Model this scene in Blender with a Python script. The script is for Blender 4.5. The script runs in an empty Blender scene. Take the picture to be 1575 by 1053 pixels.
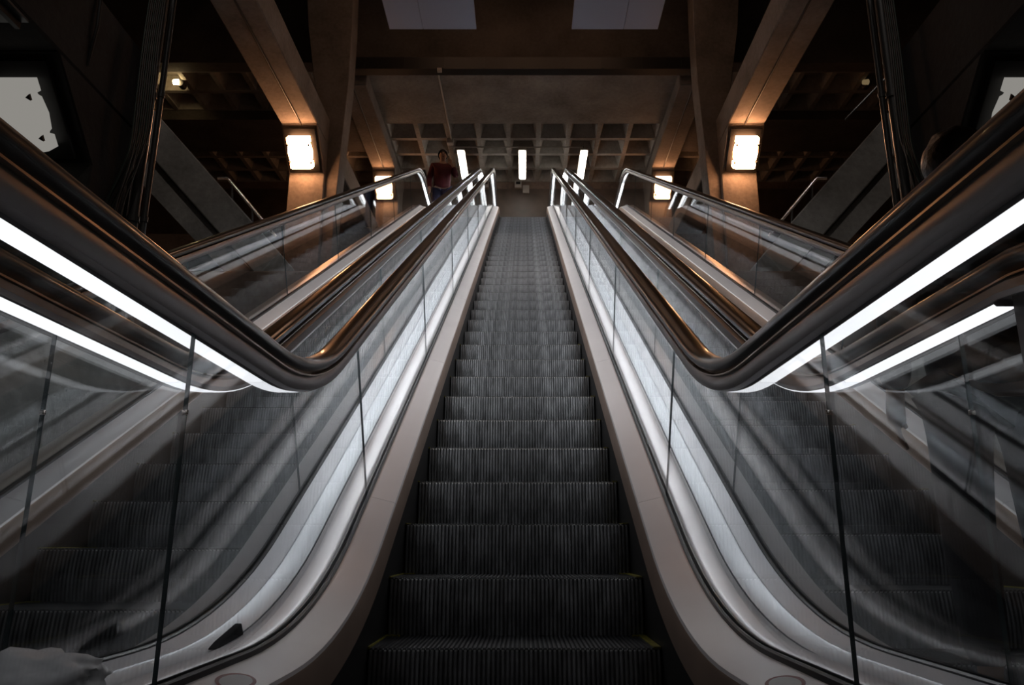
import bpy, bmesh, math, random
from mathutils import Vector, Matrix
random.seed(7)
SC = bpy.context.scene
COL = SC.collection
R = math.radians
PI = math.pi

# ------------------------------------------------------------------ camera numbers
F = 1180.0
PITCH = R(14.65)
CX, CY = 807.0, 526.5
CAM = Vector((0.035, 0.0, 0.507))
cp, sp = math.cos(PITCH), math.sin(PITCH)


def W(u, v, y):
    """point seen at pixel (u, v) at distance y along the hall"""
    q = (CY - v) / F
    d = Vector(((u - CX) / F, cp - q * sp, sp + q * cp))
    return d * (y / d.y) + CAM


# ------------------------------------------------------------------ materials
MATS = {}


def nodes_of(name):
    m = bpy.data.materials.new(name)
    m.use_nodes = True
    nt = m.node_tree
    return m, nt, nt.nodes, nt.links, nt.nodes['Principled BSDF']


def basic(name, col, rough=.5, metal=0., spec=.5, coat=0., var=.0, scale=8., bump=0., stretch=None):
    if name in MATS:
        return MATS[name]
    m, nt, N, L, b = nodes_of(name)
    b.inputs['Base Color'].default_value = (*col, 1)
    b.inputs['Roughness'].default_value = rough
    b.inputs['Metallic'].default_value = metal
    b.inputs['Specular IOR Level'].default_value = spec
    b.inputs['Coat Weight'].default_value = coat
    if var > 0 or bump > 0:
        tc = N.new('ShaderNodeTexCoord')
        mp = N.new('ShaderNodeMapping')
        if stretch:
            mp.inputs['Scale'].default_value = stretch
        L.new(tc.outputs['Object'], mp.inputs['Vector'])
        n = N.new('ShaderNodeTexNoise')
        n.inputs['Scale'].default_value = scale
        n.inputs['Detail'].default_value = 6
        L.new(mp.outputs['Vector'], n.inputs['Vector'])
        if var > 0:
            cr = N.new('ShaderNodeValToRGB')
            cr.color_ramp.elements[0].position = .3
            cr.color_ramp.elements[1].position = .7
            cr.color_ramp.elements[0].color = (*[c * (1 - var) for c in col], 1)
            cr.color_ramp.elements[1].color = (*[min(1, c * (1 + var)) for c in col], 1)
            L.new(n.outputs['Fac'], cr.inputs['Fac'])
            L.new(cr.outputs['Color'], b.inputs['Base Color'])
            mr = N.new('ShaderNodeMapRange')
            mr.inputs['To Min'].default_value = max(.03, rough * (1 - var * .5))
            mr.inputs['To Max'].default_value = min(1, rough * (1 + var * .5))
            L.new(n.outputs['Fac'], mr.inputs['Value'])
            L.new(mr.outputs['Result'], b.inputs['Roughness'])
        if bump > 0:
            bp = N.new('ShaderNodeBump')
            bp.inputs['Strength'].default_value = bump
            bp.inputs['Distance'].default_value = .02
            L.new(n.outputs['Fac'], bp.inputs['Height'])
            L.new(bp.outputs['Normal'], b.inputs['Normal'])
    MATS[name] = m
    return m


def concrete(name, col, dark=.45, pores=True):
    if name in MATS:
        return MATS[name]
    m, nt, N, L, b = nodes_of(name)
    tc = N.new('ShaderNodeTexCoord')
    n1 = N.new('ShaderNodeTexNoise'); n1.inputs['Scale'].default_value = 1.3; n1.inputs['Detail'].default_value = 8
    n2 = N.new('ShaderNodeTexNoise'); n2.inputs['Scale'].default_value = 14; n2.inputs['Detail'].default_value = 5
    vo = N.new('ShaderNodeTexVoronoi'); vo.inputs['Scale'].default_value = 16
    for x in (n1, n2, vo):
        L.new(tc.outputs['Object'], x.inputs['Vector'])
    mix = N.new('ShaderNodeMath'); mix.operation = 'MULTIPLY_ADD'
    mix.inputs[1].default_value = .45
    L.new(n2.outputs['Fac'], mix.inputs[0]); L.new(n1.outputs['Fac'], mix.inputs[2])
    cr = N.new('ShaderNodeValToRGB')
    cr.color_ramp.elements[0].position = .45
    cr.color_ramp.elements[1].position = .95
    cr.color_ramp.elements[0].color = (*[c * dark for c in col], 1)
    cr.color_ramp.elements[1].color = (*col, 1)
    L.new(mix.outputs[0], cr.inputs['Fac'])
    last = cr.outputs['Color']
    if pores:
        lt = N.new('ShaderNodeMath'); lt.operation = 'LESS_THAN'; lt.inputs[1].default_value = .1
        L.new(vo.outputs['Distance'], lt.inputs[0])
        mu = N.new('ShaderNodeMath'); mu.operation = 'MULTIPLY'
        g = N.new('ShaderNodeMath'); g.operation = 'GREATER_THAN'; g.inputs[1].default_value = .56
        L.new(n1.outputs['Fac'], g.inputs[0])
        L.new(lt.outputs[0], mu.inputs[0]); L.new(g.outputs[0], mu.inputs[1])
        mx = N.new('ShaderNodeMix'); mx.data_type = 'RGBA'
        mx.inputs[7].default_value = (*[c * .3 for c in col], 1)
        L.new(mu.outputs[0], mx.inputs[0]); L.new(last, mx.inputs[6])
        last = mx.outputs[2]
    L.new(last, b.inputs['Base Color'])
    b.inputs['Roughness'].default_value = .85
    bp = N.new('ShaderNodeBump'); bp.inputs['Strength'].default_value = .35; bp.inputs['Distance'].default_value = .02
    L.new(n2.outputs['Fac'], bp.inputs['Height']); L.new(bp.outputs['Normal'], b.inputs['Normal'])
    MATS[name] = m
    return m


def emit(name, col, k):
    if name in MATS:
        return MATS[name]
    m = bpy.data.materials.new(name); m.use_nodes = True
    nt = m.node_tree; nt.nodes.clear()
    e = nt.nodes.new('ShaderNodeEmission'); o = nt.nodes.new('ShaderNodeOutputMaterial')
    e.inputs['Color'].default_value = (*col, 1); e.inputs['Strength'].default_value = k
    nt.links.new(e.outputs[0], o.inputs[0])
    MATS[name] = m
    return m


def glass_mat():
    m = bpy.data.materials.new('clear_glass'); m.use_nodes = True
    nt = m.node_tree; N, L = nt.nodes, nt.links; N.clear()
    o = N.new('ShaderNodeOutputMaterial')
    tr = N.new('ShaderNodeBsdfTransparent'); tr.inputs['Color'].default_value = (.962, .972, .975, 1)
    gl = N.new('ShaderNodeBsdfGlossy'); gl.inputs['Roughness'].default_value = .015
    fr = N.new('ShaderNodeFresnel')
    ge = N.new('ShaderNodeNewGeometry')
    mr = N.new('ShaderNodeMapRange')
    mr.inputs['To Min'].default_value = 1.5; mr.inputs['To Max'].default_value = 1 / 1.5
    L.new(ge.outputs['Backfacing'], mr.inputs['Value'])
    L.new(mr.outputs['Result'], fr.inputs['IOR'])
    mx = N.new('ShaderNodeMixShader')
    sc = N.new('ShaderNodeMath'); sc.operation = 'MULTIPLY'; sc.inputs[1].default_value = .85
    L.new(fr.outputs[0], sc.inputs[0]); L.new(sc.outputs[0], mx.inputs[0]); L.new(tr.outputs[0], mx.inputs[1]); L.new(gl.outputs[0], mx.inputs[2])
    L.new(mx.outputs[0], o.inputs[0])
    return m


M = {}
M['glass'] = glass_mat()
M['glass_edge'] = basic('glass_edge', (.05, .07, .075), .25)
M['rubber'] = basic('handrail_rubber', (.016, .010, .007), .34, spec=.8, coat=.3)
M['housing'] = basic('housing_metal', (.42, .40, .40), .4, metal=.6)
M['housing_lip'] = basic('housing_lip', (.34, .27, .22), .32, metal=.85)
M['inner_deck'] = basic('inner_deck_metal', (.84, .79, .79), .36, metal=.3, var=.04, scale=3)
M['skirt_trim'] = basic('skirt_trim_metal', (.46, .33, .26), .36, metal=.5, var=.15, scale=3)
M['skirt'] = basic('skirt_black', (.012, .011, .011), .5)
M['gasket'] = basic('gasket_black', (.010, .010, .012), .4)
M['deck_silver'] = basic('deck_silver', (.80, .78, .80), .44, metal=.45, var=.04, scale=4)
M['deck_panel'] = basic('deck_panel', (.64, .67, .71), .4, metal=.35, var=.05, scale=4)
M['deck_bevel'] = basic('deck_bevel', (.74, .75, .79), .4, metal=.2, var=.05, scale=4)
M['deck_out'] = basic('outer_deck', (.62, .52, .44), .35, metal=.75, var=.05, scale=3)
M['step'] = basic('step_riser_metal', (.235, .238, .25), .42, metal=.45, var=.45, scale=9, stretch=(3, 3, .8))
M['nose'] = basic('step_nose_metal', (.5, .5, .5), .4, metal=.6)
M['tread'] = basic('step_tread_metal', (.055, .055, .058), .5, metal=.45, var=.4, scale=7)
M['yellow'] = basic('yellow_paint', (.22, .19, .02), .6, var=.4, scale=20)
M['conc'] = concrete('concrete_warm', (.40, .365, .32))
M['conc_beam'] = concrete('concrete_beam', (.34, .29, .25))
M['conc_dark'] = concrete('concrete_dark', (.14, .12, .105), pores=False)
M['conc_grey'] = concrete('concrete_grey', (.42, .40, .37))
M['conc_brown'] = concrete('concrete_brown', (.25, .175, .135))
M['conc_black'] = concrete('concrete_near_black', (.028, .024, .021), pores=False)  # near-black concrete tone of the near beams and columns
M['black'] = basic('black_metal', (.012, .011, .010), .45)
M['darkpipe'] = basic('pipe_metal', (.10, .10, .10), .35, metal=.6)
M['chrome'] = basic('bright_steel', (.75, .70, .65), .22, metal=1)
M['grey_box'] = basic('grey_plastic', (.45, .41, .36), .5)
M['lightbox'] = basic('frosted_panel', (.40, .46, .60), .5)


def mirror_mesh(bm):
    for v in bm.verts:
        v.co.x = -v.co.x
    bmesh.ops.reverse_faces(bm, faces=bm.faces[:])


def to_mesh(name, bm, mats, smooth=True, ang=38):
    bmesh.ops.recalc_face_normals(bm, faces=bm.faces[:]) if not getattr(bm, 'keep', False) else None
    me = bpy.data.meshes.new(name)
    bm.to_mesh(me); bm.free()
    for m in (mats if isinstance(mats, (list, tuple)) else [mats]):
        me.materials.append(m)
    if smooth:
        me.shade_smooth()
        me.set_sharp_from_angle(angle=R(ang))
    return me


def link(name, me, parent=None, loc=(0, 0, 0)):
    o = bpy.data.objects.new(name, me)
    COL.objects.link(o)
    o.location = loc
    if parent is not None:
        o.parent = parent
    return o


def tag(o, label=None, cat=None, group=None, kind=None):
    if label: o['label'] = label
    if cat: o['category'] = cat
    if group: o['group'] = group
    if kind: o['kind'] = kind
    return o


def empty(name, loc=(0, 0, 0), rz=0.):
    o = bpy.data.objects.new(name, None)
    o.empty_display_size = .2
    COL.objects.link(o); o.location = loc; o.rotation_euler = (0, 0, rz)
    return o


# ------------------------------------------------------------------ mesh helpers
def box(bm, x0, x1, y0, y1, z0, z1, mi=0):
    vs = [bm.verts.new(p) for p in ((x0, y0, z0), (x1, y0, z0), (x1, y1, z0), (x0, y1, z0), (x0, y0, z1), (x1, y0, z1), (x1, y1, z1), (x0, y1, z1))]
    for q in ((0, 3, 2, 1), (4, 5, 6, 7), (0, 1, 5, 4), (1, 2, 6, 5), (2, 3, 7, 6), (3, 0, 4, 7)):
        f = bm.faces.new([vs[i] for i in q]); f.material_index = mi
    return vs


def bevel(bm, w, seg=2):
    bmesh.ops.recalc_face_normals(bm, faces=bm.faces[:])
    bmesh.ops.bevel(bm, geom=bm.edges[:], offset=w, segments=seg, affect='EDGES', profile=.5)


def prism(bm, pts, d):
    """polygon pts (3-D) pushed along vector d"""
    d = Vector(d)
    a = [bm.verts.new(p) for p in pts]
    b = [bm.verts.new(Vector(p) + d) for p in pts]
    bm.faces.new(a); bm.faces.new(b[::-1])
    n = len(a)
    for i in range(n):
        j = (i + 1) % n
        bm.faces.new((a[j], a[i], b[i], b[j]))


def tube(bm, pts, r, n=10, cap=True):
    pts = [Vector(p) for p in pts]
    rings = []
    t0 = (pts[1] - pts[0]).normalized()
    up = Vector((0, 0, 1)) if abs(t0.z) < .9 else Vector((1, 0, 0))
    a = t0.cross(up).normalized()
    for i, p in enumerate(pts):
        t = ((pts[i + 1] - p) if i == 0 else (p - pts[i - 1]) if i == len(pts) - 1 else (pts[i + 1] - pts[i - 1])).normalized()
        a = (a - t * a.dot(t)).normalized(); b = t.cross(a)
        rr = r[i] if isinstance(r, (list, tuple)) else r
        rings.append([bm.verts.new(p + a * rr * math.cos(2 * PI * k / n) + b * rr * math.sin(2 * PI * k / n)) for k in range(n)])
    for i in range(len(rings) - 1):
        for k in range(n):
            j = (k + 1) % n
            bm.faces.new((rings[i][k], rings[i][j], rings[i + 1][j], rings[i + 1][k]))
    if cap:
        bm.faces.new(rings[0][::-1]); bm.faces.new(rings[-1])


# ------------------------------------------------------------------ escalator profile path
TAN = math.tan(R(30)); A30 = R(30)
YL = 2.624            # where the floor line meets the nose line
YU = 15.48            # where the nose line meets the upper floor
ZU = TAN * (YU - YL)  # upper floor height
R0, R1 = 2.4, 1.5
T0, T1 = R0 * math.tan(R(15)), R1 * math.tan(R(15))
SA = R0 * A30
LI = (YU - YL) / math.cos(A30) - T0 - T1
SB = SA + LI
SCU = SB + R1 * A30


def ev(s):
    """(y, z, ny, nz) on the base path"""
    if s <= 0:
        return (YL - T0 + s, 0., 0., 1.)
    if s <= SA:
        t = s / R0
        return (YL - T0 + R0 * math.sin(t), R0 * (1 - math.cos(t)), -math.sin(t), math.cos(t))
    if s <= SB:
        d = s - SA + T0
        return (YL + d * math.cos(A30), d * math.sin(A30), -.5, math.cos(A30))
    if s <= SCU:
        t = A30 - (s - SB) / R1
        return (YU + T1 - R1 * math.sin(t), ZU - R1 * (1 - math.cos(t)), -math.sin(t), math.cos(t))
    return (YU + T1 + s - SCU, ZU, 0., 1.)


def frames(s0, s1, H=0., low=False, top=False, nn=14):
    ss = {s0, s1}
    for a, b in ((0, SA), (SB, SCU)):
        for k in range(13):
            t = a + (b - a) * k / 12
            if s0 < t < s1:
                ss.add(t)
    k = math.ceil(s0)
    while k < s1:
        if (k < 0 or SA < k < SB or k > SCU) and k % 2 == 0 and all(abs(k - q) > .05 for q in ss):
            ss.add(float(k))
        k += 1
    out = []
    for s in sorted(ss):
        y, z, ny, nz = ev(s)
        out.append((y + ny * H, z + nz * H, ny, nz))
    if low:
        y, z, ny, nz = out[0]
        pre = [(y, z, math.sin(-t), math.cos(t)) for t in [PI * i / nn for i in range(nn, 0, -1)]]
        out = pre + out
    if top:
        y, z, ny, nz = out[-1]
        out = out + [(y, z, math.sin(t), math.cos(t)) for t in [PI * i / nn for i in range(1, nn + 1)]]
    return out


def sweep(bm, fr, sec, H=0., closed=True, mi=None):
    """sec: list of (x, h); mi: optional function(section edge index) -> material index"""
    rows = [[bm.verts.new((x, y + ny * (h - H), z + nz * (h - H))) for x, h in sec] for y, z, ny, nz in fr]
    n = len(sec)
    for i in range(len(rows) - 1):
        for k in range(n if closed else n - 1):
            j = (k + 1) % n
            f = bm.faces.new((rows[i][k], rows[i][j], rows[i + 1][j], rows[i + 1][k]))
            if mi: f.material_index = mi(k)
    if closed:
        for r_ in (rows[0], rows[-1]):
            f = bm.faces.new(r_ if r_ is rows[-1] else r_[::-1])
            if mi: f.material_index = mi(-1)


XG = .645                       # glass to escalator centre
HN = .62                        # newel centre height
JOINTS = [-.46, 1.60, 3.68, 5.75, 7.82, 9.90, 11.97, 14.04]
S_TOP = SCU + 1.32
STEP_RUN, STEP_RISE, STEP_W = .385, .385 * TAN, 1.028

EM_LOW = emit('strip_light_low', (.95, .96, 1.0), 1.35)  # lower strip lengths emit less, imitating lens vignetting towards the bottom
EM_MID = emit('strip_light_curve', (.94, .95, 1.0), 1.2)
EM_FIRST = emit('strip_light_first', (.94, .96, 1.0), 5.5)
EM_HI = emit('strip_light', (.94, .97, 1.0), 19.0)
EM_TOP = emit('strip_light_top', (.94, .97, 1.0), 10.0)
EM_OUT = emit('strip_light_outer', (.94, .97, 1.0), 2.5)

CACHE = {}


def cached(key, fn):
    if key not in CACHE:
        CACHE[key] = fn()
    return CACHE[key]


def swept(name, key, side, fr, sec, mats, H=0., mi=None, ang=38):
    def make():
        bm = bmesh.new()
        sweep(bm, fr, sec, H, True, mi)
        if side < 0:
            mirror_mesh(bm)
        return to_mesh(name, bm, mats, True, ang)
    return cached((name, key, side), make)


def handrail_section():
    pts = []
    # rounded grip, lips curling round the guide
    for a in range(-35, 216, 14):
        t = R(a)
        c, s_ = math.cos(t), math.sin(t)
        x = math.copysign(abs(c) ** .75, c) * .041
        h = .997 + (s_ if s_ < 0 else math.copysign(abs(s_) ** .75, s_)) * .025
        pts.append((XG + x, h))
    pts += [(XG - .022, .973), (XG - .02, .980), (XG + .02, .980), (XG + .022, .973)]
    return pts


HOUSE_SEC = [(XG - .026, .966), (XG - .031, .955), (XG - .031, .936), (XG - .024, .923), (XG - .014, .918), (XG - .008, .918), (XG - .008, .940),
             (XG + .008, .940), (XG + .008, .930), (XG + .0555, .930), (XG + .0555, .9235), (XG + .060, .9235), (XG + .062, .934), (XG + .050, .954), (XG + .028, .966)]
GUIDE_SEC = [(XG - .027, .9655), (XG - .036, .9665), (XG - .0355, .971), (XG - .022, .9725), (XG + .022, .9725), (XG + .0355, .971), (XG + .036, .9665), (XG + .027, .9655)]


def riser_profile():
    n = 62
    p = STEP_W / n
    xs = []
    for i in range(n):
        a = -STEP_W / 2 + i * p
        xs += [(a + .06 * p, .007), (a + .26 * p, 0.), (a + .74 * p, 0.), (a + .94 * p, .007)]
    return xs


def step_mesh():
    bm = bmesh.new()
    prof = [(x, g * 1.5) for x, g in riser_profile()]
    rows = []
    for t in (0, .03, .2, .4, .6, .8, 1.02):
        bend = -.012 * math.sin(PI * min(1, t)) ** 1.0
        rows.append([bm.verts.new((x, g + bend + (.004 if t == 0 else 0), -t * STEP_RISE - .004)) for x, g in prof])
    for i in range(len(rows) - 1):
        for k in range(len(prof) - 1):
            f = bm.faces.new((rows[i][k], rows[i + 1][k], rows[i + 1][k + 1], rows[i][k + 1]))
            f.material_index = 1 if i == 0 else 0
    # plain underside block behind the riser
    box(bm, -STEP_W / 2, STEP_W / 2, .03, .375, -.10, -.016)
    return to_mesh('step', bm, [M['step'], M['nose']], False)


def tread_mesh():
    bm = bmesh.new()
    prof = riser_profile()
    rows = []
    for y, dz in ((.0, -.006), (.004, 0), (STEP_RUN + .004, 0)):
        rows.append([bm.verts.new((x, y + (g * .6 if y < .01 else 0), dz - g)) for x, g in prof])
    for i in range(2):
        for k in range(len(prof) - 1):
            bm.faces.new((rows[i][k], rows[i][k + 1], rows[i + 1][k + 1], rows[i + 1][k]))
    return to_mesh('tread', bm, M['tread'], False)


def edge_mesh(side):
    bm = bmesh.new()
    x = STEP_W / 2
    box(bm, side * x - .024, side * x + .002, .006, STEP_RUN - .004, -.004, .0035)
    box(bm, side * x - (.05 if side > 0 else -.0), side * x + (.05 if side < 0 else 0.), STEP_RUN - .03, STEP_RUN - .004, -.004, .003)
    return to_mesh('yellow_edge', bm, M['yellow'], False)


def nose_at(y):
    """height of the step nose track"""
    r0, r1 = 1.2, 1.5
    t0, t1 = r0 * math.tan(R(15)), r1 * math.tan(R(15))
    if y < YL - t0: return 0.
    if y < YL + t0 * math.cos(A30):
        return r0 - math.sqrt(r0 * r0 - (y - YL + t0) ** 2)
    if y < YU - t1 * math.cos(A30):
        return TAN * (y - YL)
    if y < YU + t1:
        return ZU - r1 + math.sqrt(max(0, r1 * r1 - (YU + t1 - y) ** 2))
    return ZU


def build_escalator(cx, phase, label, group, low, outer):
    """low: {-1: s, +1: s} lower end of each balustrade; outer: side with its own outer deck or 0"""
    root = empty('escalator', (cx, 0, 0))
    tag(root, label, 'escalator', group)
    # steps
    sm = cached('step', step_mesh); tm = cached('tread', tread_mesh)
    for k in range(-6, 33):
        y = 3.654 + STEP_RUN * (k - phase)
        if y < 1.0 or y > YU + .9: continue
        st = link('step', sm, root, (0, y, nose_at(y)))
        link('tread', tm, st)
        if k < 8:
            for sd in (-1, 1):
                e_ = link('yellow_edge', cached(('ye', sd), lambda: edge_mesh(sd)), st)
                e_['label'] = 'faded yellow edge marking'
    for sd in (-1, 1):
        s0 = low[sd]
        key = round(s0, 3)
        fr0 = frames(s0 - .4, S_TOP + .5)
        P = lambda name, me: link(name, me, root)
        P('skirt_panel', swept('skirt_panel', key, sd, fr0, [(.519, -.42), (.535, -.42), (.535, .095), (.519, .095)], M['skirt']))
        P('skirt_trim', swept('skirt_trim', key, sd, fr0, [(.516, .088), (.524, .088), (.5285, .197), (.523, .203), (.518, .195)], M['skirt_trim']))
        # inner deck in lengths, one per glass panel
        cuts = [s0 - .38] + [j for j in JOINTS if j > s0 + .1] + [S_TOP + .38]
        for i in range(len(cuts) - 1):
            fr = frames(cuts[i] + .0012, cuts[i + 1] - .0012)
            P('inner_deck', swept('inner_deck', (key, i), sd, fr, [(.520, .200), (.524, .2085), (.530, .2115), (XG - .014, .240), (XG - .014, .225), (.535, .195)], M['inner_deck']))
        frn = frames(s0, S_TOP)
        P('glass_gasket', swept('glass_gasket', key, sd, fr0, [(XG - .016, .222), (XG - .016, .252), (XG - .011, .256), (XG - .0065, .256), (XG - .0065, .235), (XG + .0065, .235), (XG + .0065, .256), (XG + .011, .256), (XG + .016, .252), (XG + .016, .222)], M['gasket']))
        # glass, one panel per length
        gcuts = [s0] + [j for j in JOINTS if j > s0 + .1] + [S_TOP]
        gm = [M['glass'], M['glass_edge']]
        for i in range(len(gcuts) - 1):
            fr = frames(gcuts[i] + .0015, gcuts[i + 1] - .0015)
            P('glass_panel', swept('glass_panel', (key, i), sd, fr, [(XG - .004, .238), (XG + .004, .238), (XG + .004, .938), (XG - .004, .938)], gm, 0., lambda k: 0 if k in (1, 3) else 1))
        # rounded end panes
        for top in (False, True):
            fe = frames(s0, s0 + 1e-4, HN, low=True)[:15] if not top else frames(S_TOP - 1e-4, S_TOP, HN, top=True)[-15:]
            if not top and s0 > -1.5:
                me = swept('end_cover', (key, top), sd, fe, [(XG - .034, HN - .001), (XG + .034, HN - .001), (XG + .034, .955), (XG - .034, .955)], M['plum'], HN)
                o = P('end_cover', me); o['label'] = 'dull plum-grey end cover'
            else:
                me = swept('end_pane', (key, top), sd, fe, [(XG - .004, HN + .002), (XG + .004, HN + .002), (XG + .004, .938), (XG - .004, .938)], gm, HN, lambda k: 0 if k in (1, 3) else 1)
                P('end_pane', me)
        frh = frames(s0, S_TOP, HN, low=True, top=True)
        P('handrail', swept('handrail', key, sd, frh, handrail_section(), M['rubber'], HN, None, 50))
        P('handrail_guide', swept('handrail_guide', key, sd, frh, GUIDE_SEC, M['housing_lip'], HN))
        P('handrail_housing', swept('handrail_housing', key, sd, frh, HOUSE_SEC, M['housing'], HN, None, 30))
        # light diffusers under the housing, on the side away from the steps
        lc = [s0 + .02, 0., SA, 2.5, 3.68, 5.75, 7.82, 9.90, 11.97, 14.04, SCU - .05, S_TOP - .02]
        lc = [q for i, q in enumerate(lc) if i == 0 or q > lc[0]]
        for i in range(len(lc) - 1):
            a, b = lc[i], lc[i + 1]
            em = EM_LOW if b <= .01 else EM_MID if b <= SA + .01 else EM_FIRST if b < 2.6 else EM_TOP if a > SB else EM_HI
            if sd == outer: em = EM_OUT if a <= SB else EM_TOP
            fr = frames(a + .001, b - .001)
            P('light_strip', swept('light_strip', (key, i, em.name), sd, fr, [(XG + .0085, .9200), (XG + .0120, .9165), (XG + .0510, .9165), (XG + .0550, .9205), (XG + .0550, .9295), (XG + .0085, .9295)], [em, M['housing']], 0., lambda k: 0 if k in (0, 1, 2) else 1))
        # clip on the glass joint
        if s0 < -.6:
            y, z, ny, nz = ev(JOINTS[0])
            bm = bmesh.new(); box(bm, sd * (XG - .007), sd * (XG + .007), y - .003, y + .003, .754, .766); bevel(bm, .003)
            P('joint_clip', to_mesh('joint_clip', bm, M['chrome']))
        if sd == outer:
            P('outer_deck', swept('outer_deck', key, sd, fr0, [(XG + .016, .222), (XG + .016, .246), (XG + .13, .246), (XG + .145, .238), (XG + .145, .20), (XG + .02, .20)], M['deck_out']))
            P('outer_cladding', swept('outer_cladding', key, sd, fr0, [(XG + .13, -.6), (XG + .142, -.6), (XG + .142, .199), (XG + .13, .199)], M['clad']))
    # comb plate at the lower landing
    bm = bmesh.new(); box(bm, -.513, .513, .2, 1.35, -.02, .004)
    n = 62; p = STEP_W / n
    for i in range(1, n - 1):
        x = -.513 + i * p * .995
        box(bm, x - .003, x + .003, 1.35, 1.42, -.01, .003)
    link('comb_plate', to_mesh('comb_plate', bm, M['tread'], False), root)
    bm = bmesh.new(); box(bm, -.513, .513, YU + 1.1, YU + 2.1, ZU - .02, ZU + .004)
    link('landing_plate', to_mesh('landing_plate', bm, M['tread'], False), root)
    return root


M['plum'] = basic('plum_paint', (.075, .058, .066), .4, spec=.5)
M['clad'] = basic('outer_cladding', (.10, .085, .075), .5, metal=.3, var=.2, scale=3)

PITCHX = 1.575
S_LOW = -2.54
esc_c = build_escalator(0., 0., 'central escalator with dark ribbed steps rising straight ahead between lit glass balustrades', 'three parallel escalators', {-1: S_LOW, 1: S_LOW}, 0)
esc_l = build_escalator(-PITCHX, .49, 'escalator behind the left glass, carrying a person in red near its top', 'three parallel escalators', {-1: S_LOW, 1: S_LOW}, -1)
esc_r = build_escalator(PITCHX, .2, 'escalator behind the right glass, with a person in black standing on its lowest steps', 'three parallel escalators', {-1: -.69, 1: S_LOW}, 1)

# red-ringed stickers on the central inner decks (their tops just enter the frame)
for sd, y0 in ((-1, 1.75), (1, 1.72)):
    bm = bmesh.new()
    cxp, cz = sd * .60, .0
    s_mid = y0 - (YL - T0)
    ring, inner = [], []
    def deck_pt(dx, dy, up):
        xx = .575 + dx
        return Vector((sd * xx, y0 + dy, .2115 + (xx - .530) / (XG - .014 - .530) * .0285 + up))
    n = 28
    o1 = [bm.verts.new(deck_pt(.036 * math.cos(2 * PI * k / n), .075 * math.sin(2 * PI * k / n), .0014)) for k in range(n)]
    o2 = [bm.verts.new(deck_pt(.028 * math.cos(2 * PI * k / n), .064 * math.sin(2 * PI * k / n), .0014)) for k in range(n)]
    for k in range(n):
        f = bm.faces.new((o1[k], o1[(k + 1) % n], o2[(k + 1) % n], o2[k])); f.material_index = 0
    f = bm.faces.new(o2); f.material_index = 1
    me = to_mesh('sticker', bm, [basic('red_ink', (.22, .02, .02), .4), basic('sticker_white', (.62, .58, .57), .4)], False)
    o = link('sticker', me, esc_c); o['label'] = 'oval red-ringed sticker on the inner deck'

# ------------------------------------------------------------------ decks between the escalators
fr_d = frames(S_LOW - .4, S_TOP + .5)


def median(xc, flip, label):
    root = empty('metal_deck', (xc, 0, 0))
    tag(root, label, 'deck', 'bright metal decks between the escalators')
    hw = PITCHX / 2 - XG - .017          # half width between gaskets
    def part(name, sec, mat):
        sec = [(x if not flip else -x, h) for x, h in sec]
        if flip: sec = sec[::-1]
        bm = bmesh.new(); sweep(bm, fr_d, sec)
        return link(name, to_mesh(name, bm, mat), root)
    # x measured from the deck centre, + towards the central escalator
    part('silver_band', [(hw, .226), (hw, .243), (hw - .006, .250), (hw - .018, .253), (hw - .060, .253), (hw - .074, .249), (hw - .082, .240), (hw - .098, .237), (hw - .099, .226)], M['deck_silver'])
    part('groove_liner', [(hw - .097, .222), (hw - .097, .231), (hw - .106, .231), (hw - .106, .222)], M['gasket'])
    part('center_panel', [(hw - .1045, .226), (hw - .1045, .237), (-hw + .076, .239), (-hw + .070, .243), (-hw + .066, .242), (-hw + .066, .226)], M['deck_panel'])
    part('bevel_band', [(-hw + .0655, .22), (-hw + .0655, .240), (-hw, .248), (-hw, .216)], M['deck_bevel'])
    return root


deck_l = median(-PITCHX / 2, False, 'pale banded metal deck left of the central escalator, with a black wedge on it')
deck_r = median(PITCHX / 2, True, 'pale banded metal deck right of the central escalator, with nothing lying on it')

# black rubber wedge lying on the left deck
base = W(371, 972, 2.2)
s_here = base.y - (YL - T0)
y_, z_, ny_, nz_ = ev(s_here)
bm = bmesh.new()
for q in ((-.012, -.05, 0), (.012, -.05, 0), (.014, .05, 0), (-.010, .05, 0), (-.008, -.03, .010), (.008, -.03, .010), (.010, .046, .024), (-.006, .046, .024)):
    bm.verts.new(q)
bm.verts.ensure_lookup_table()
for q in ((0, 3, 2, 1), (4, 5, 6, 7), (0, 1, 5, 4), (1, 2, 6, 5), (2, 3, 7, 6), (3, 0, 4, 7)):
    bm.faces.new([bm.verts[i] for i in q])
bevel(bm, .003)
wedge = link('rubber_wedge', to_mesh('rubber_wedge', bm, basic('wedge_rubber', (.02, .02, .022), .9, spec=.2), False), None, (-PITCHX / 2 + .026, y_ + ny_ * .243, z_ + nz_ * .243))
wedge.scale = (1.15, 1.85, 1.4)
wedge.rotation_euler = (math.atan2(-ny_, nz_), 0, R(0))
tag(wedge, 'small black rubber wedge lying on the pale deck left of the central steps', 'wedge')

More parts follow.
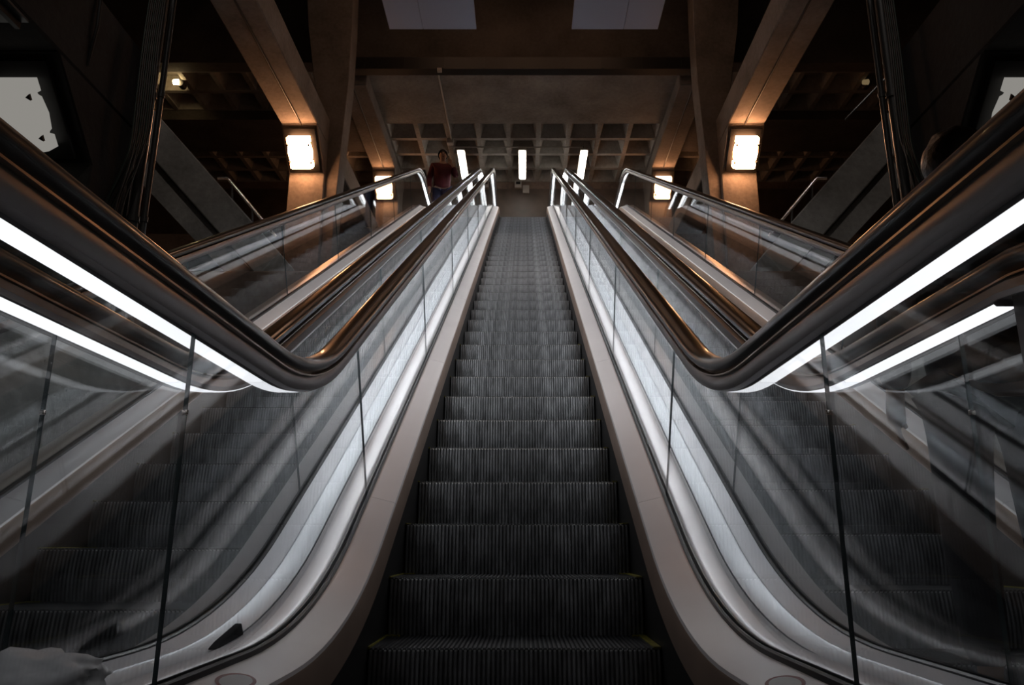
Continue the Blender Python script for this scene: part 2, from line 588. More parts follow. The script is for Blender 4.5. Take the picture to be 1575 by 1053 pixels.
# crumpled white plastic bag at the lower end of the left deck
bm = bmesh.new()
bmesh.ops.create_icosphere(bm, subdivisions=4, radius=1)
from mathutils import noise
for v in bm.verts:
    c = v.co.copy()
    n1 = noise.noise(c * 1.7 + Vector((3, 1, 5)))
    n2 = abs(noise.noise(c * 4.0 + Vector((9, 2, 4))))
    k = 1 + .30 * n1 + .22 * n2
    v.co = Vector((c.x * .085 * k, c.y * .085 * k, c.z * .040 * k + .036 + .018 * max(0, -c.x) * (c.z > 0)))
    if v.co.z < .001: v.co.z = .001
bag_p = W(92, 1040, 1.42)
bag = link('plastic_bag', to_mesh('plastic_bag', bm, basic('bag_plastic', (.55, .55, .56), .45, var=.1, scale=20), True, 60), None, (-PITCHX / 2 + .02, 1.37, .2535))
tag(bag, 'crumpled white plastic bag lying on the lower end of the left pale deck', 'bag')

# ------------------------------------------------------------------ the hall
def rel(x, y, z):   # camera-relative metres -> scene
    return Vector((x + CAM.x, y, z + CAM.z))


Z0 = CAM.z
ZC = 10.4 + Z0            # ceiling level over the upper landing
YB = 20.9                 # back wall


def struct(name, bm, mat, label=None, cat=None, smooth=False):
    o = link(name, to_mesh(name, bm, mat, smooth))
    o['kind'] = 'structure'
    if label: o['label'] = label
    if cat: o['category'] = cat
    return o


bm = bmesh.new(); box(bm, -13, 13, -4, YB + .3, -.15, -.02)
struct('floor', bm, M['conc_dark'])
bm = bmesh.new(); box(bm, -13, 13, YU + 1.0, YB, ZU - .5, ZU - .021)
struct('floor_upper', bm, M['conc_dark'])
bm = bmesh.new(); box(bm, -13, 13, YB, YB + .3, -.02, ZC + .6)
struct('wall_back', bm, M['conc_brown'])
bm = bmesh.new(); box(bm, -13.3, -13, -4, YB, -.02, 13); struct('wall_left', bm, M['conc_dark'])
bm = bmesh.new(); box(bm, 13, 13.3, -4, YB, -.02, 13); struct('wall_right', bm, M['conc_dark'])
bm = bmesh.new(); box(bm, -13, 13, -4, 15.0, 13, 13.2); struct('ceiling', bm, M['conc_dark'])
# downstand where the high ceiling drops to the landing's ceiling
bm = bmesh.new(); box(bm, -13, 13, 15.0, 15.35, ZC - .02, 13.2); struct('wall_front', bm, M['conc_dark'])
# flat soffit over the escalator mouth
bm = bmesh.new(); box(bm, -3.56, 3.56, 15.35, 17.55, ZC - .02, ZC + .5); struct('ceiling_slab', bm, M['conc'])

# tile line low on the back wall
bm = bmesh.new()
zl = W(800, 291, YB).z
box(bm, -13, 13, YB - .03, YB - .001, ZU, zl); struct('trim_1', bm, basic('brown_tile', (.085, .06, .045), .5, var=.3, scale=3))


def coffers(name, xa, xb, ya, yb, z):
    cell = .75; rib = .11; ins = .10; dep = .34
    bm = bmesh.new()
    nx = round((xb - xa) / cell); ny = round((yb - ya) / cell)
    cw = (xb - xa) / nx; cd = (yb - ya) / ny
    cache = {}
    def V(x, y, zz):
        k = (round(x, 4), round(y, 4), round(zz, 4))
        if k not in cache: cache[k] = bm.verts.new((x, y, zz))
        return cache[k]
    for i in range(nx):
        for j in range(ny):
            x0, y0 = xa + i * cw, ya + j * cd
            x1, y1 = x0 + cw, y0 + cd
            h = rib / 2
            o = [(x0, y0), (x1, y0), (x1, y1), (x0, y1)]
            a = [(x0 + h, y0 + h), (x1 - h, y0 + h), (x1 - h, y1 - h), (x0 + h, y1 - h)]
            b = [(x0 + h + ins, y0 + h + ins), (x1 - h - ins, y0 + h + ins), (x1 - h - ins, y1 - h - ins), (x0 + h + ins, y1 - h - ins)]
            for k in range(4):
                l = (k + 1) % 4
                bm.faces.new((V(*o[k], z), V(*a[k], z), V(*a[l], z), V(*o[l], z)))
                bm.faces.new((V(*a[k], z), V(*b[k], z + dep), V(*b[l], z + dep), V(*a[l], z)))
            bm.faces.new([V(*q, z + dep) for q in b])
    box(bm, xa, xb, ya, yb, z + dep + .02, z + dep + .12)
    return struct(name, bm, M['conc'])


coffers('ceiling_coffers', -3.56, 3.56, 17.55, YB, ZC)
coffers('ceiling_coffers', -13, -4.2, 15.35, 17.0, ZC)
coffers('ceiling_coffers', 4.2, 13, 15.35, 17.0, ZC)
coffers('ceiling_coffers', -13, -4.2, 18.6, YB, ZC)
coffers('ceiling_coffers', 4.2, 13, 18.6, YB, ZC)
for sd in (-1, 1):
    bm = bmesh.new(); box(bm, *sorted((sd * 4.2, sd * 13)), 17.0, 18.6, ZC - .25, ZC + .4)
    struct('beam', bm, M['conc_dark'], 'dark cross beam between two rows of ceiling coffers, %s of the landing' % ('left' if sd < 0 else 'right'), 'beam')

# black cable duct under the downstand
bm = bmesh.new()
zt, zb = W(800, 92, 14.85).z, W(800, 110, 14.85).z
box(bm, -3.9, 3.9, 14.75, 14.99, zb, zt)
for i in range(9):
    x = -3.5 + i * .875
    box(bm, x - .02, x + .02, 14.74, 14.751, zb + .01, zt - .01)
tag(link('cable_duct', to_mesh('cable_duct', bm, M['black'], False)), 'long black cable duct crossing above the concrete soffit', 'duct')

LAN_FAR = emit('lantern_glow', (1.0, .46, .21), 24.)
LAN_BACK = emit('lantern_glow_back', (1.0, .46, .21), 14.)
LAN_NEAR = emit('lantern_glow_vignetted', (1.0, .96, .88), .26)  # near lanterns' glow dimmed to imitate lens vignetting


def lantern(sd, yk, zs, xc, glow, label, group='square lanterns on the concrete knees'):
    """45 degree knee lantern; local z is the lantern's long axis, local -y its front"""
    c = rel(0, yk + .205, zs - .515)
    root = empty('lantern', (sd * xc, c.y, c.z))
    root.rotation_euler = (R(45), 0, 0)
    tag(root, label, 'lantern', group)
    w, hgt = .215, .30
    bm = bmesh.new()
    prof = [(-hgt, w), (-.19, w), (-.175, w * .86), (-.16, w * .88), (-.14, w * .97), (0, w * 1.04), (.14, w * .97), (.16, w * .88), (.175, w * .86), (.19, w), (hgt, w)]
    rows = []
    for z, a in prof:
        d = .10 * (a / w)
        q = [(-a, d), (-a, -d * .55), (-a * .82, -d), (a * .82, -d), (a, -d * .55), (a, d)]
        rows.append([bm.verts.new((x, y, z)) for x, y in q])
    for i in range(len(rows) - 1):
        for k in range(6):
            l = (k + 1) % 6
            bm.faces.new((rows[i][k], rows[i][l], rows[i + 1][l], rows[i + 1][k]))
    bm.faces.new(rows[0][::-1]); bm.faces.new(rows[-1])
    link('diffuser', to_mesh('diffuser', bm, glow, False), root)
    for z in (-.175, .175):
        for x in (-1, 1):
            bm = bmesh.new()
            prism(bm, [(x * w * 1.03, -.104, z - .026), (x * w * 1.03, -.104, z + .026), (x * w * .86, -.104, z)], (0, .03, 0))
            link('clip', to_mesh('clip', bm, M['black'], False), root)
    bm = bmesh.new(); box(bm, -w - .09, w + .09, .142, .20, -hgt - .13, hgt + .13); bevel(bm, .008)  # plate coloured black for the shade on the knee behind the lantern
    link('knee_shade_plate', to_mesh('knee_shade_plate', bm, M['black']), root)
    return root


def portal(sd, x0, x1, zs, yk, ya, yb, hb, zbase, lab_col, lab_beam, mat=None):
    """beam along the hall with its soffit at zs, a 45 degree knee and a column"""
    mat = mat or M['conc_beam']
    d = .72
    xa, xb_ = sorted((sd * x0, sd * x1))
    bm = bmesh.new()
    box(bm, xa, xb_, ya, yb, zs + Z0, zs + hb + Z0)
    bevel(bm, .02, 1)
    struct('beam', bm, mat, lab_beam, 'beam')
    bm = bmesh.new()
    prism(bm, [(xa, yk, zs + Z0 - .002), (xa, yk + d, zs - d + Z0), (xa, yk + d, zbase), (xa, yk + d + .75, zbase), (xa, yk + d + .75, zs + Z0 - .002)], (xb_ - xa, 0, 0))
    bevel(bm, .015, 1)
    struct('column', bm, mat, lab_col, 'column')


side = {-1: 'left', 1: 'right'}
for sd in (-1, 1):
    s_ = side[sd]
    portal(sd, 4.0, 4.71, 7.9, 13.37, 7.0, YB - .01, .58, 0, 'tall concrete column under the larger bright lantern, %s of the escalators' % s_, 'long concrete beam running in from above to the larger bright lantern on the %s' % s_)
    portal(sd, 3.55, 4.19, 10.05, 19.3, 15.36, YB - .01, .345, ZU, 'concrete column on the upper landing below the smaller %s lantern' % s_, 'short concrete beam along the %s edge of the coffered ceiling' % s_)
    portal(sd, 4.0, 4.75, 4.13, 5.78, -1.0, 7.25, .9, 0, 'near dark concrete column behind the hanging cables, %s side' % s_, 'near dark concrete beam above the %s handrail' % s_, M['conc_black'])
    lantern(sd, 13.37, 7.9, 4.355, LAN_FAR, 'larger bright lantern under the long concrete beam, %s of the escalators' % s_)
    lantern(sd, 19.3, 10.05, 3.87, LAN_BACK, 'small bright lantern on the upper landing, just above the %s handrail' % s_)
    lantern(sd, 5.78, 4.13, 4.40, LAN_NEAR, 'near lantern with vignette-dimmed glow, cut by the %s edge of the photograph' % s_)
    # conduits along the beam soffits
    for (x, z, y0, y1, nm) in ((4.32, 7.9, 7.0, 13.35, 'larger'), (3.87, 10.05, 15.4, 19.28, 'smaller')):
        bm = bmesh.new(); tube(bm, [rel(0, y0, z - .018) + Vector((sd * x - CAM.x, 0, 0)), rel(0, y1, z - .018) + Vector((sd * x - CAM.x, 0, 0))], .018, 8)
        tag(link('conduit', to_mesh('conduit', bm, M['darkpipe'])), 'thin conduit under the %s beam leading to the %s lantern' % ('long' if nm == 'larger' else 'short', nm + ' ' + s_), 'conduit')
    # flared column between beam and landing
    Y3 = 14.2
    pts = [(497, 330), (514, 330), (526, 214), (536, 128), (542, 40), (546, -60), (470, -60), (474, 40), (484, 128), (500, 214)]
    P3 = [W(u, v, Y3) for u, v in pts]
    b0 = (P3[0].x, P3[1].x)
    poly = [Vector((P3[1].x, Y3, ZU - 2.0))] + P3[1:] + [P3[0], Vector((P3[0].x, Y3, ZU - 2.0))]
    poly = [Vector((p.x if sd < 0 else -p.x, p.y, p.z)) for p in poly]
    bm = bmesh.new(); prism(bm, poly, (0, .5, 0)); bevel(bm, .01, 1)
    struct('column', bm, M['conc_beam'], 'plain concrete column flaring towards its top, just inside the larger %s lantern' % s_, 'column')
    # stair stringer, two stepped bands
    def mp(u, v, y):
        p = W(u, v, y)
        return p if sd < 0 else Vector((-p.x, p.y, p.z))
    YS = 9.6
    bm = bmesh.new()
    prism(bm, [mp(215, 145, YS), mp(430, 388, YS), mp(396, 425, YS), mp(205, 210, YS)], (0, 1.1, 0))
    bevel(bm, .015, 1)
    struct('beam', bm, M['conc_grey'], 'sloping concrete stair beam coming down behind the far %s handrail' % s_, 'beam')
    bm = bmesh.new()
    prism(bm, [mp(205, 212, YS + .12), mp(394, 425, YS + .12), mp(352, 425, YS + .12), mp(205, 268, YS + .12)], (0, .9, 0))
    struct('beam', bm, M['conc_grey'], 'lower set-back band under the sloping %s stair beam' % s_, 'beam')
    # stair handrail
    rail = empty('stair_rail', mp(400, 345, 9.9))
    tag(rail, 'thin steel handrail along the sloping concrete stair beam, %s side' % s_, 'handrail', 'stair rails')
    def loc(p): return p - rail.location
    bm = bmesh.new(); tube(bm, [loc(mp(335, 274, 9.9)), loc(mp(350, 274, 9.9)), loc(mp(353, 277, 9.9)), loc(mp(425, 364, 9.9))], .021, 10)
    link('rail', to_mesh('rail', bm, M['chrome']), rail)
    for u, v in ((357, 284), (388, 320)):
        bm = bmesh.new(); tube(bm, [loc(mp(u, v, 9.9)), loc(mp(u, v + 26, 9.9))], .014, 8)
        link('post', to_mesh('post', bm, M['darkpipe']), rail)
    # brown wall under the stair
    bm = bmesh.new()
    zt_ = W(450, 416, 9.3).z
    box(bm, *sorted((sd * 2.62, sd * 7.5)), 9.3, 11.0, 0, zt_); bevel(bm, .02, 1)
    struct('wall_stair', bm, M['conc_brown'])
    # parapet walls beside the escalators
    bm = bmesh.new(); box(bm, *sorted((sd * 2.75, sd * 3.5)), -2.0, 6.0, 0, 1.75); bevel(bm, .02, 1)
    struct('wall_' + s_ + '_parapet', bm, M['conc_grey'])

# ------------------------------------------------------------------ upper landing fittings
TUBE = emit('tube_light', (1.0, .95, .88), 15.)
for i, (u, what) in enumerate(((711, 'leftmost'), (803, 'middle'), (897, 'rightmost'))):
    y0, y1 = 18.45, 20.05
    z = rel(0, 0, 10.10).z
    x = W((712, 803.5, 895.5)[i], 252, 19.2).x
    root = empty('tube_lamp', (x, (y0 + y1) / 2, z))
    tag(root, '%s of the three white tube lamps under the coffered ceiling' % what, 'lamp', 'tube lamps over the upper landing')
    L_ = (y1 - y0) / 2
    bm = bmesh.new(); box(bm, -.085, .085, -L_, L_, -.045, .0); bevel(bm, .02)
    link('diffuser', to_mesh('diffuser', bm, TUBE), root)
    bm = bmesh.new(); box(bm, -.11, .11, -L_ - .03, L_ + .03, .002, .05); bevel(bm, .006)
    link('lamp_body', to_mesh('lamp_body', bm, M['grey_box']), root)
    for yy in (-.5, .5):
        bm = bmesh.new(); tube(bm, [(0, yy, .05), (0, yy, ZC - z - .001)], .012, 6)
        link('hanger', to_mesh('hanger', bm, M['darkpipe']), root)
# conduits feeding the lamps
p0, p1 = W(674, 112, 15.3), None
bm = bmesh.new()
xa = W(694, 230, 18.35).x
zc_ = ZC - .043
tube(bm, [(W(675, 115, 15.5).x, 15.4, zc_), (xa, 18.3, zc_)], .022, 8)
tag(link('conduit', to_mesh('conduit', bm, M['grey_box'])), 'pale conduit running under the soffit to the three tube lamps', 'conduit')
bm = bmesh.new()
tube(bm, [(xa, 18.4, rel(0, 0, 10.17).z), (W(897, 232, 18.4).x, 18.4, rel(0, 0, 10.17).z)], .018, 8)
tag(link('conduit', to_mesh('conduit', bm, M['grey_box'])), 'thin cross conduit joining the upper ends of the three tube lamps', 'conduit')
bm = bmesh.new(); box(bm, xa - .12, xa + .05, 18.32, 18.48, ZC - .14, ZC - .001); bevel(bm, .01)
tag(link('junction_box', to_mesh('junction_box', bm, M['grey_box'])), 'small junction box where the two lamp conduits meet', 'box')
p = W(676, 108, 14.7)
bm = bmesh.new(); box(bm, p.x - .05, p.x + .05, 14.66, 14.74, p.z - .04, p.z + .04); bevel(bm, .01)
tag(link('junction_box', to_mesh('junction_box', bm, M['grey_box'])), 'small pale box on the black cable duct above the long conduit', 'box')
# two small boxes on the back wall
p = W(797, 283, YB - .2)
root = empty('wall_speaker', (p.x, YB - .03, p.z)); tag(root, 'small pale wall speaker with a dark face below the middle tube lamp', 'speaker')
bm = bmesh.new(); box(bm, -.10, .10, -.16, 0, -.10, .11); bevel(bm, .015); link('case', to_mesh('case', bm, M['grey_box']), root)
bm = bmesh.new(); box(bm, -.065, .065, -.168, -.155, .0, .085); bevel(bm, .004); link('grille', to_mesh('grille', bm, M['black']), root)
p = W(809, 288, YB - .2)
bm = bmesh.new(); box(bm, -.095, .095, -.07, 0, -.125, .125); bevel(bm, .01)
tag(link('wall_panel', to_mesh('wall_panel', bm, M['grey_box']), None, (p.x, YB - .03, p.z)), 'blank beige rectangular panel on the back wall beside the small speaker', 'panel')

# two frosted light boxes hanging over the escalators
for nm, (ua, us, ub) in (('left', (599, 651, 733)), ('right', (879, 959, 1012))):
    y1 = 11.5; a, m_, b = (W(u, 45, y1) for u in (ua, us, ub))
    z = a.z
    root = empty('hanging_panel', ((a.x + b.x) / 2, y1 - .8, z)); tag(root, '%s of two frosted grey panels hanging at the top of the view' % nm, 'panel', 'frosted hanging panels')
    for x0, x1, nmp in ((a.x, m_.x, 'sheet'), (m_.x, b.x, 'sheet')):
        bm = bmesh.new(); box(bm, x0 - root.location.x + .004, x1 - root.location.x - .004, -.8, .8, 0, .04)
        link('sheet', to_mesh('sheet', bm, M['lightbox'], False), root)
    w2 = (b.x - a.x) / 2
    bm = bmesh.new()
    box(bm, -w2 + .01, w2 - .01, -.79, .79, .041, .12)
    link('tray', to_mesh('tray', bm, M['black'], False), root)
    for x in (-w2 * .7, w2 * .7):
        for y in (-.6, .6):
            bm = bmesh.new(); tube(bm, [(x, y, .12), (x, y, 13 - z - .001)], .012, 6)
            link('hanger', to_mesh('hanger', bm, M['black']), root)

# small spotlight in the left coffers, dim twin on the right
for sd in (-1, 1):
    p = W(280, 118, 15.75) if sd < 0 else W(1332, 112, 15.75)
    root = empty('spotlight', (p.x, 15.66, ZC - .08)); tag(root, 'small lit warm spotlight below a yellow-lit coffer on the left' if sd < 0 else 'small dim spotlight in the dark coffers on the right', 'spotlight', 'small coffer spotlights')
    bm = bmesh.new(); tube(bm, [(0, .02, 0), (0, .22, .02)], .08, 14); link('case', to_mesh('case', bm, M['black']), root)
    bm = bmesh.new(); tube(bm, [(-.14, .0, .0), (-.02, .01, .01)], [.055, .065], 14); link('lens', to_mesh('lens', bm, emit('spot_glow' if sd < 0 else 'spot_glow_dim', (1, .72, .36), 40. if sd < 0 else .15)), root)
    bm = bmesh.new(); tube(bm, [(0, .12, .06), (0, .12, .079)], .02, 8); link('bracket', to_mesh('bracket', bm, M['black']), root)

# added unseen fill spots that brighten steps, inner decks and stair beams
for x, y, tx, ty, tz, e, sz in ((-1.3, 5.6, -.6, 10.5, 4.6, .28, 42), (1.3, 5.6, .6, 10.5, 4.6, .28, 42), (-1.3, 1.6, -1.0, 7.4, 2.9, .5, 44), (1.3, 1.6, 1.0, 7.4, 2.9, .5, 44),
                                 (-4.5, 2.5, -5.0, 9.6, 4.6, .30, 40), (4.5, 2.5, 5.0, 9.6, 4.6, .30, 40)):
    root = empty('fill_spot', (x, y, 12.9))
    tag(root, 'added unseen fill spot brightening the escalators' if abs(x) < 3 else 'added unseen fill spot brightening the %s stair beam' % ('left' if x < 0 else 'right'), 'fill_spot', 'added fill spots')
    bm = bmesh.new(); tube(bm, [(0, 0, .099), (0, 0, -.02)], [.25, .27], 20); link('can', to_mesh('can', bm, M['black']), root)
    sp_ = bpy.data.lights.new('fill_spot_beam', 'SPOT'); so = bpy.data.objects.new('fill_spot_beam', sp_); COL.objects.link(so)
    so.parent = root; so.location = (0, 0, -.06)
    so.rotation_euler = (Vector((tx, ty, tz)) - Vector((x, y, 12.84))).to_track_quat('-Z', 'Y').to_euler()
    sp_.energy = 1300 * e; sp_.color = (1, .89, .82); sp_.spot_size = R(sz); sp_.spot_blend = .9; sp_.shadow_soft_size = .22

for x in (-1.7, 0., 1.7):  # glow discs added above the view to give handrails a copper reflection
    root = empty('added_glow_disc', (x, 11.9, 12.93))
    tag(root, 'added round glowing disc, unseen overhead, tinting the handrails copper', 'lamp', 'added glowing discs overhead')
    bm = bmesh.new(); tube(bm, [(0, 0, 0), (0, 0, .03)], .48, 28); link('diffuser', to_mesh('diffuser', bm, emit('added_disc_glow', (1, .56, .34), 4.5)), root)
    bm = bmesh.new(); tube(bm, [(0, 0, .031), (0, 0, .069)], .54, 28); link('rim', to_mesh('rim', bm, M['black']), root)

# ------------------------------------------------------------------ pipes and cables on the near columns
def cables(sd):
    s_ = side[sd]
    def mp(u, v, y):
        p = W(u, v, y)
        return p if sd < 0 else Vector((-p.x, p.y, p.z))
    top = mp(246, -60, 7.0); x = top.x
    for i, (u, r, lab) in enumerate(((238, .05, 'thick grey pipe'), (254, .03, 'thin grey pipe'), (225, .018, 'narrow black pipe'))):
        q = mp(u, 100, 7.1)
        bm = bmesh.new(); tube(bm, [(q.x, 7.1, .0), (q.x, 7.1, 13.0)], r, 12)
        for zz in (2.2, 3.6, 5.0):
            tube(bm, [(q.x, 7.1, zz), (q.x, 7.1, zz + .06)], r * 1.25, 12)
        tag(link('pipe', to_mesh('pipe', bm, M['darkpipe'] if i < 2 else M['black'])), '%s running up the near %s column' % (lab, s_), 'pipe', 'pipes on the near columns')
    for i in range(9 if sd < 0 else 6):
        u0 = 205 + i * 3.0
        bend = random.uniform(-30, 6)
        pts = [(u0 + 34, -60), (u0 + 16, 60), (u0 + 5, 150 + 3 * i), (u0 - 4, 220), (u0 - 14 + bend * .35, 265), (u0 - 26 + bend * .8, 310), (u0 - 34 + bend, 360)]
        q = [mp(u, v, 6.75 + .02 * i) for u, v in pts]
        sm = []
        for k in range(len(q) - 1):
            for t in (0, .25, .5, .75):
                p_1 = q[max(0, k - 1)]; p_2 = q[k]; p_3 = q[k + 1]; p_4 = q[min(len(q) - 1, k + 2)]
                sm.append(.5 * ((2 * p_2) + (p_3 - p_1) * t + (2 * p_1 - 5 * p_2 + 4 * p_3 - p_4) * t * t + (3 * p_2 - p_1 - 3 * p_3 + p_4) * t ** 3))
        sm.append(q[-1])
        bm = bmesh.new(); tube(bm, sm, .009, 6)
        tag(link('cable', to_mesh('cable', bm, basic('cable_grey', (.035, .033, .03), .4) if i % 3 else basic('cable_green', (.015, .03, .022), .4))), 'one of the loose cables hanging down the near %s column' % s_, 'cable', 'loose cables on the near %s column' % s_)
    # sagging cable
    q = [mp(-40, 126, 6.2), mp(0, 127, 6.2), mp(25, 131, 6.2), mp(45, 132, 6.2), mp(68, 130, 6.2), mp(104, 124, 6.2), mp(134, 100, 6.2), mp(150, 40, 6.2), mp(160, -40, 6.2)]
    bm = bmesh.new(); tube(bm, q, .016, 8)
    if sd < 0:
        tag(link('cable', to_mesh('cable', bm, M['black'])), 'black cable sagging across the top of the near left lantern', 'cable')


cables(-1); cables(1)
# slotted tray under the near left beam
root = empty('cable_tray', rel(-4.35, 4.2, 4.079))
tag(root, 'dark slotted cable tray with two slots at the top left', 'tray')
for x in (-.22, .0, .22):
    bm = bmesh.new(); box(bm, x - .02, x + .02, -1.2, 1.2, -.03, .03)
    link('slat', to_mesh('slat', bm, M['black'], False), root)
bm = bmesh.new(); box(bm, -.3, .3, -1.2, 1.2, .031, .05); link('tray_base', to_mesh('tray_base', bm, M['darkpipe'], False), root)
# steel cable on the right
bm = bmesh.new(); tube(bm, [W(1300, 184, 8.0), W(1360, 122, 8.0), W(1445, 30, 8.0), W(1480, -20, 8.0)], .012, 8)
tag(link('cable', to_mesh('cable', bm, M['darkpipe'])), 'taut steel cable slanting up past the upper end of the right stair beam', 'cable')


# ------------------------------------------------------------------ people
def skin_mesh(name, verts, edges, radii, mat, root=0, lev=2):
    bm = bmesh.new()
    ly = bm.verts.layers.skin.verify()
    vs = [bm.verts.new(v) for v in verts]
    for i, v in enumerate(vs):
        r = radii[i]
        v[ly].radius = r if isinstance(r, tuple) else (r, r)
        v[ly].use_root = i == root
    for a, b in edges:
        bm.edges.new((vs[a], vs[b]))
    me = bpy.data.meshes.new(name + '_cage'); bm.to_mesh(me); bm.free()
    o = bpy.data.objects.new(name + '_cage', me); COL.objects.link(o)
    sk = o.modifiers.new('skin', 'SKIN'); sk.use_smooth_shade = True
    su = o.modifiers.new('sub', 'SUBSURF'); su.levels = lev; su.render_levels = lev
    dg = bpy.context.evaluated_depsgraph_get()
    out = bpy.data.meshes.new_from_object(o.evaluated_get(dg))
    out.name = name
    bpy.data.objects.remove(o)
    out.materials.clear(); out.materials.append(mat)
    out.shade_smooth()
    return out


class Sk:
    def __init__(s): s.v, s.e, s.r = [], [], []
    def add(s, p, r, parent=None):
        s.v.append(Vector(p)); s.r.append(r)
        if parent is not None: s.e.append((parent, len(s.v) - 1))
        return len(s.v) - 1


def hand(sk, wrist_i, wrist, d, side_v, k, curl=.35):
    """palm, four fingers and a thumb; d = hand direction, side_v = thumb side"""
    d = d.normalized(); n = d.cross(side_v).normalized(); t = n.cross(d).normalized()
    palm = sk.add(wrist + d * .05 * k, (.030 * k, .016 * k), wrist_i)
    knk = sk.add(wrist + d * .085 * k, (.034 * k, .013 * k), palm)
    for j, (off, ln) in enumerate(((.030, .070), (.010, .080), (-.011, .074), (-.031, .058))):
        b = wrist + d * .092 * k + t * off * k
        i0 = sk.add(b, .009 * k, knk)
        i1 = sk.add(b + (d + n * curl * .5).normalized() * ln * .45 * k, .0085 * k, i0)
        sk.add(b + (d + n * curl * .5).normalized() * ln * .45 * k + (d + n * curl * 1.6).normalized() * ln * .5 * k, .007 * k, i1)
    i0 = sk.add(wrist + d * .04 * k + t * .036 * k, .011 * k, palm)
    i1 = sk.add(wrist + d * .068 * k + t * .056 * k + n * .012 * k, .010 * k, i0)
    sk.add(wrist + d * .098 * k + t * .062 * k + n * .026 * k, .008 * k, i1)


def person(loc, rz, height, label, group, jac, tro, hair_c, skin_c, armL, armR, long_hair=False, bag=False):
    """figure faces local -y; armL / armR: (elbow, wrist, hand direction) in units of a 1.75 m body, x>0 is the figure's left"""
    k = height / 1.75
    root = empty('person', loc, rz)
    tag(root, label, 'person', group)
    V = lambda x, y, z: Vector((x, y, z)) * k
    S = lambda r: tuple(q * k for q in r) if isinstance(r, tuple) else r * k
    sk = Sk()
    pel = sk.add(V(0, 0, .93), S((.15, .11)))
    wa = sk.add(V(0, 0, 1.08), S((.135, .10)), pel)
    ch = sk.add(V(0, .005, 1.27), S((.155, .115)), wa)
    tp = sk.add(V(0, .01, 1.40), S((.10, .08)), ch)
    nk = sk.add(V(0, .0, 1.49), S((.052, .055)), tp)
    h0 = sk.add(V(0, -.012, 1.56), S((.060, .078)), nk)
    h1 = sk.add(V(0, -.010, 1.64), S((.074, .094)), h0)
    sk.add(V(0, .0, 1.705), S((.060, .075)), h1)
    nose0 = sk.add(V(0, -.098, 1.622), S(.012), h1)
    sk.add(V(0, -.118, 1.605), S(.010), nose0)
    for sx in (-1, 1):
        sk.add(V(sx * .083, .012, 1.62), S((.010, .018)), h1)
        hp = sk.add(V(sx * .095, 0, .87), S((.088, .092)), pel)
        kn = sk.add(V(sx * .11, -.015 if sx > 0 else -.03, .49), S(.058), hp)
        an = sk.add(V(sx * .115, .02, .09), S(.036), kn)
        hl = sk.add(V(sx * .115, .0, .035), S((.034, .028)), an)
        sk.add(V(sx * .13, -.13, .022), S((.034, .018)), hl)
        sh = sk.add(V(sx * .175, .01, 1.385), S(.060), tp)
        elb, wri, hd = armL if sx > 0 else armR
        el = sk.add(V(*elb), S(.041), sh)
        w_ = sk.add(V(*wri), S(.028), el)
        hand(sk, w_, V(*wri), Vector(hd), Vector((-sx * .3, -1, .2)) if hd[2] < 0 else Vector((-sx, 0, .1)), k)
    body = link('body', skin_mesh('body', sk.v, sk.e, sk.r, skin_c), root)
    # jacket
    sk = Sk()
    a = sk.add(V(0, .0, .86), S((.200, .150)))
    b = sk.add(V(0, 0, 1.02), S((.180, .145)), a)
    c = sk.add(V(0, .005, 1.25), S((.190, .150)), b)
    d = sk.add(V(0, .01, 1.40), S((.125, .105)), c)
    sk.add(V(0, .004, 1.475), S((.075, .078)), d)
    for sx in (-1, 1):
        elb, wri, hd = armL if sx > 0 else armR
        sh = sk.add(V(sx * .178, .01, 1.385), S(.082), d)
        el = sk.add(V(*elb), S(.060), sh)
        e, w_ = Vector(elb), Vector(wri)
        sk.add((e + (w_ - e) * .93) * k, S(.046), el)
    link('jacket', skin_mesh('jacket', sk.v, sk.e, sk.r, jac), root)
    # trousers
    sk = Sk()
    a = sk.add(V(0, 0, .94), S((.165, .125)))
    for sx in (-1, 1):
        hp = sk.add(V(sx * .10, 0, .84), S((.100, .104)), a)
        kn = sk.add(V(sx * .112, -.015 if sx > 0 else -.03, .49), S(.078), hp)
        sk.add(V(sx * .116, .018, .085), S(.062), kn)
    link('trousers', skin_mesh('trousers', sk.v, sk.e, sk.r, tro), root)
    for sx in (-1, 1):
        sk = Sk()
        a = sk.add(V(sx * .115, .035, .045), S((.042, .040)))
        b = sk.add(V(sx * .122, -.05, .036), S((.042, .034)), a)
        sk.add(V(sx * .13, -.155, .026), S((.040, .022)), b)
        link('shoe', skin_mesh('shoe', sk.v, sk.e, sk.r, M['black']), root)
    # hair: a cap from the brow to the nape
    bm = bmesh.new()
    bmesh.ops.create_uvsphere(bm, u_segments=28, v_segments=18, radius=1)
    gone = []
    for v in bm.verts:
        c0 = v.co.copy()
        if (c0.y < -.25 and c0.z < .30 + .2 * abs(c0.x)) or c0.z < (-.75 if not long_hair else -.95):
            gone.append(v)
        w = 1 + .05 * noise.noise(c0 * 3)
        v.co = V(0, .006, 1.642) + Vector((c0.x * .098 * w, c0.y * .118 * w, c0.z * .114 * w)) * k
    bmesh.ops.delete(bm, geom=gone, context='VERTS')
    bmesh.ops.solidify(bm, geom=bm.faces[:], thickness=.012 * k)
    link('hair', to_mesh('hair', bm, hair_c, True, 80), root)
    for sx in (-1, 1):
        bm = bmesh.new(); bmesh.ops.create_uvsphere(bm, u_segments=12, v_segments=8, radius=.012 * k)
        link('eye', to_mesh('eye', bm, basic('eye_dark', (.03, .02, .02), .2)), root, V(sx * .032, -.092, 1.642))
    bm = bmesh.new(); bmesh.ops.create_uvsphere(bm, u_segments=12, v_segments=8, radius=1)
    for v in bm.verts: v.co = Vector((v.co.x * .024, v.co.y * .010, v.co.z * .008)) * k
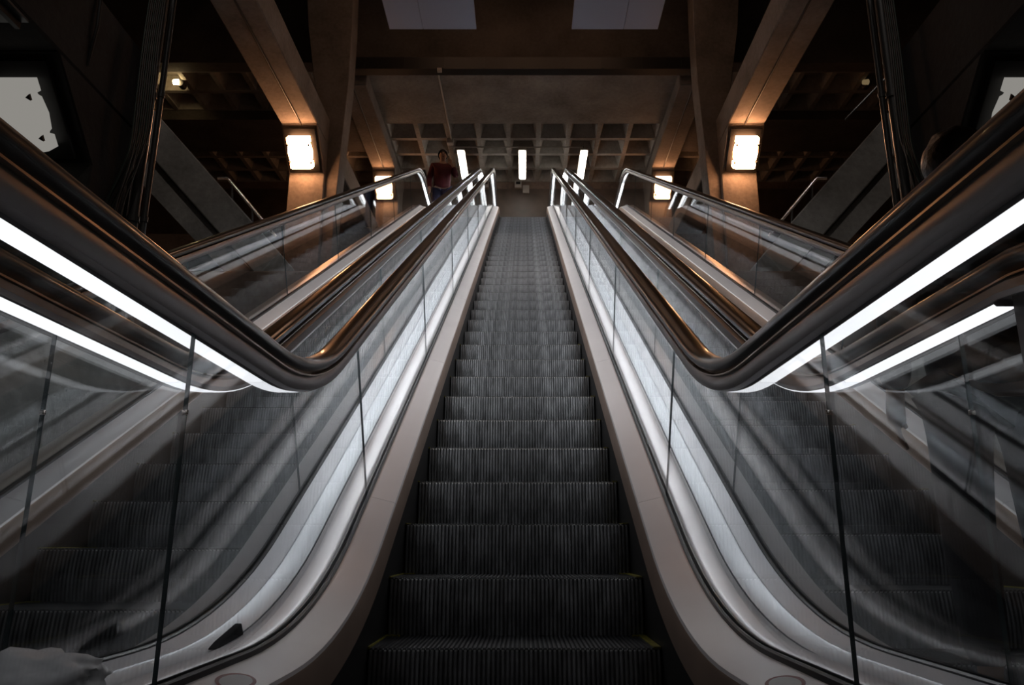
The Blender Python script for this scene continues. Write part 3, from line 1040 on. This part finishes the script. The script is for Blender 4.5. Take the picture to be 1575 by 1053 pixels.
    link('mouth', to_mesh('mouth', bm, basic('lip', (.25, .09, .08), .4)), root, V(0, -.083, 1.572))
    return root


red = basic('red_jacket', (.10, .007, .012), .75, var=.2, scale=14, bump=.2)
blue = basic('dark_blue_trousers', (.020, .018, .050), .8, var=.2, scale=20)
blk = basic('black_coat', (.014, .013, .015), .7, var=.2, scale=14, bump=.2)
blk2 = basic('black_trousers', (.016, .014, .018), .8, var=.2, scale=16)
hairc = basic('dark_hair', (.016, .010, .008), .35, bump=.3, scale=40, var=.2)
skn = basic('skin', (.42, .25, .17), .5)
# rider in red: on a step of the left escalator
ya = 13.62
kk = round((ya - 3.654) / STEP_RUN + .49)
ystep = 3.654 + STEP_RUN * (kk - .49)
yp = ystep + .19
pr = W(681, 240, yp)
person((pr.x, yp, nose_at(ystep) + .002), R(12), W(681, 231, yp).z - nose_at(ystep), 'person in red jacket and dark blue trousers near the top of the left escalator', 'people on the escalators', red, blue, hairc, skn,
       ((.275, -.06, 1.17), (.185, -.20, 1.33), (-.45, .05, .8)), ((-.25, .03, 1.12), (-.245, -.05, .87), (0, -.15, -1)), True)
# dark standing figure on the right escalator
k0 = round((2.74 - .19 - 3.654) / STEP_RUN + .2)
yst = 3.654 + STEP_RUN * (k0 - .2)
yp = yst + .19
pr = W(1466, 240, yp)
person((pr.x, yp, nose_at(yst) + .002), R(170), W(1466, 206, yp).z - nose_at(yst), 'person in black clothes standing at the bottom of the right escalator, back turned', 'people on the escalators', blk, blk2, hairc, skn,
       ((.25, .03, 1.13), (.25, -.07, .88), (0, -.15, -1)), ((-.25, .03, 1.13), (-.25, -.07, .88), (0, -.15, -1)))

# ------------------------------------------------------------------ world and camera
w = bpy.data.worlds.new('hall_air'); SC.world = w; w.use_nodes = True
bg = w.node_tree.nodes['Background']
bg.inputs['Color'].default_value = (1, .8, .62, 1); bg.inputs['Strength'].default_value = .014

cam = bpy.data.cameras.new('camera'); co = bpy.data.objects.new('camera', cam); COL.objects.link(co)
co.location = CAM; co.rotation_euler = (R(90) + PITCH, 0, 0)
cam.sensor_width = 36; cam.lens = F / 1575 * 36
cam.shift_x = -(CX - 787.5) / 1575
cam.clip_start = .02; cam.clip_end = 100
SC.camera = co
SC.view_settings.view_transform = 'Standard'
SC.view_settings.look = 'None'
SC.view_settings.gamma = 1
SC.view_settings.exposure = 0
SC.view_settings.use_curve_mapping = False
SC.cycles.transparent_max_bounces = 32
SC.cycles.use_light_tree = True
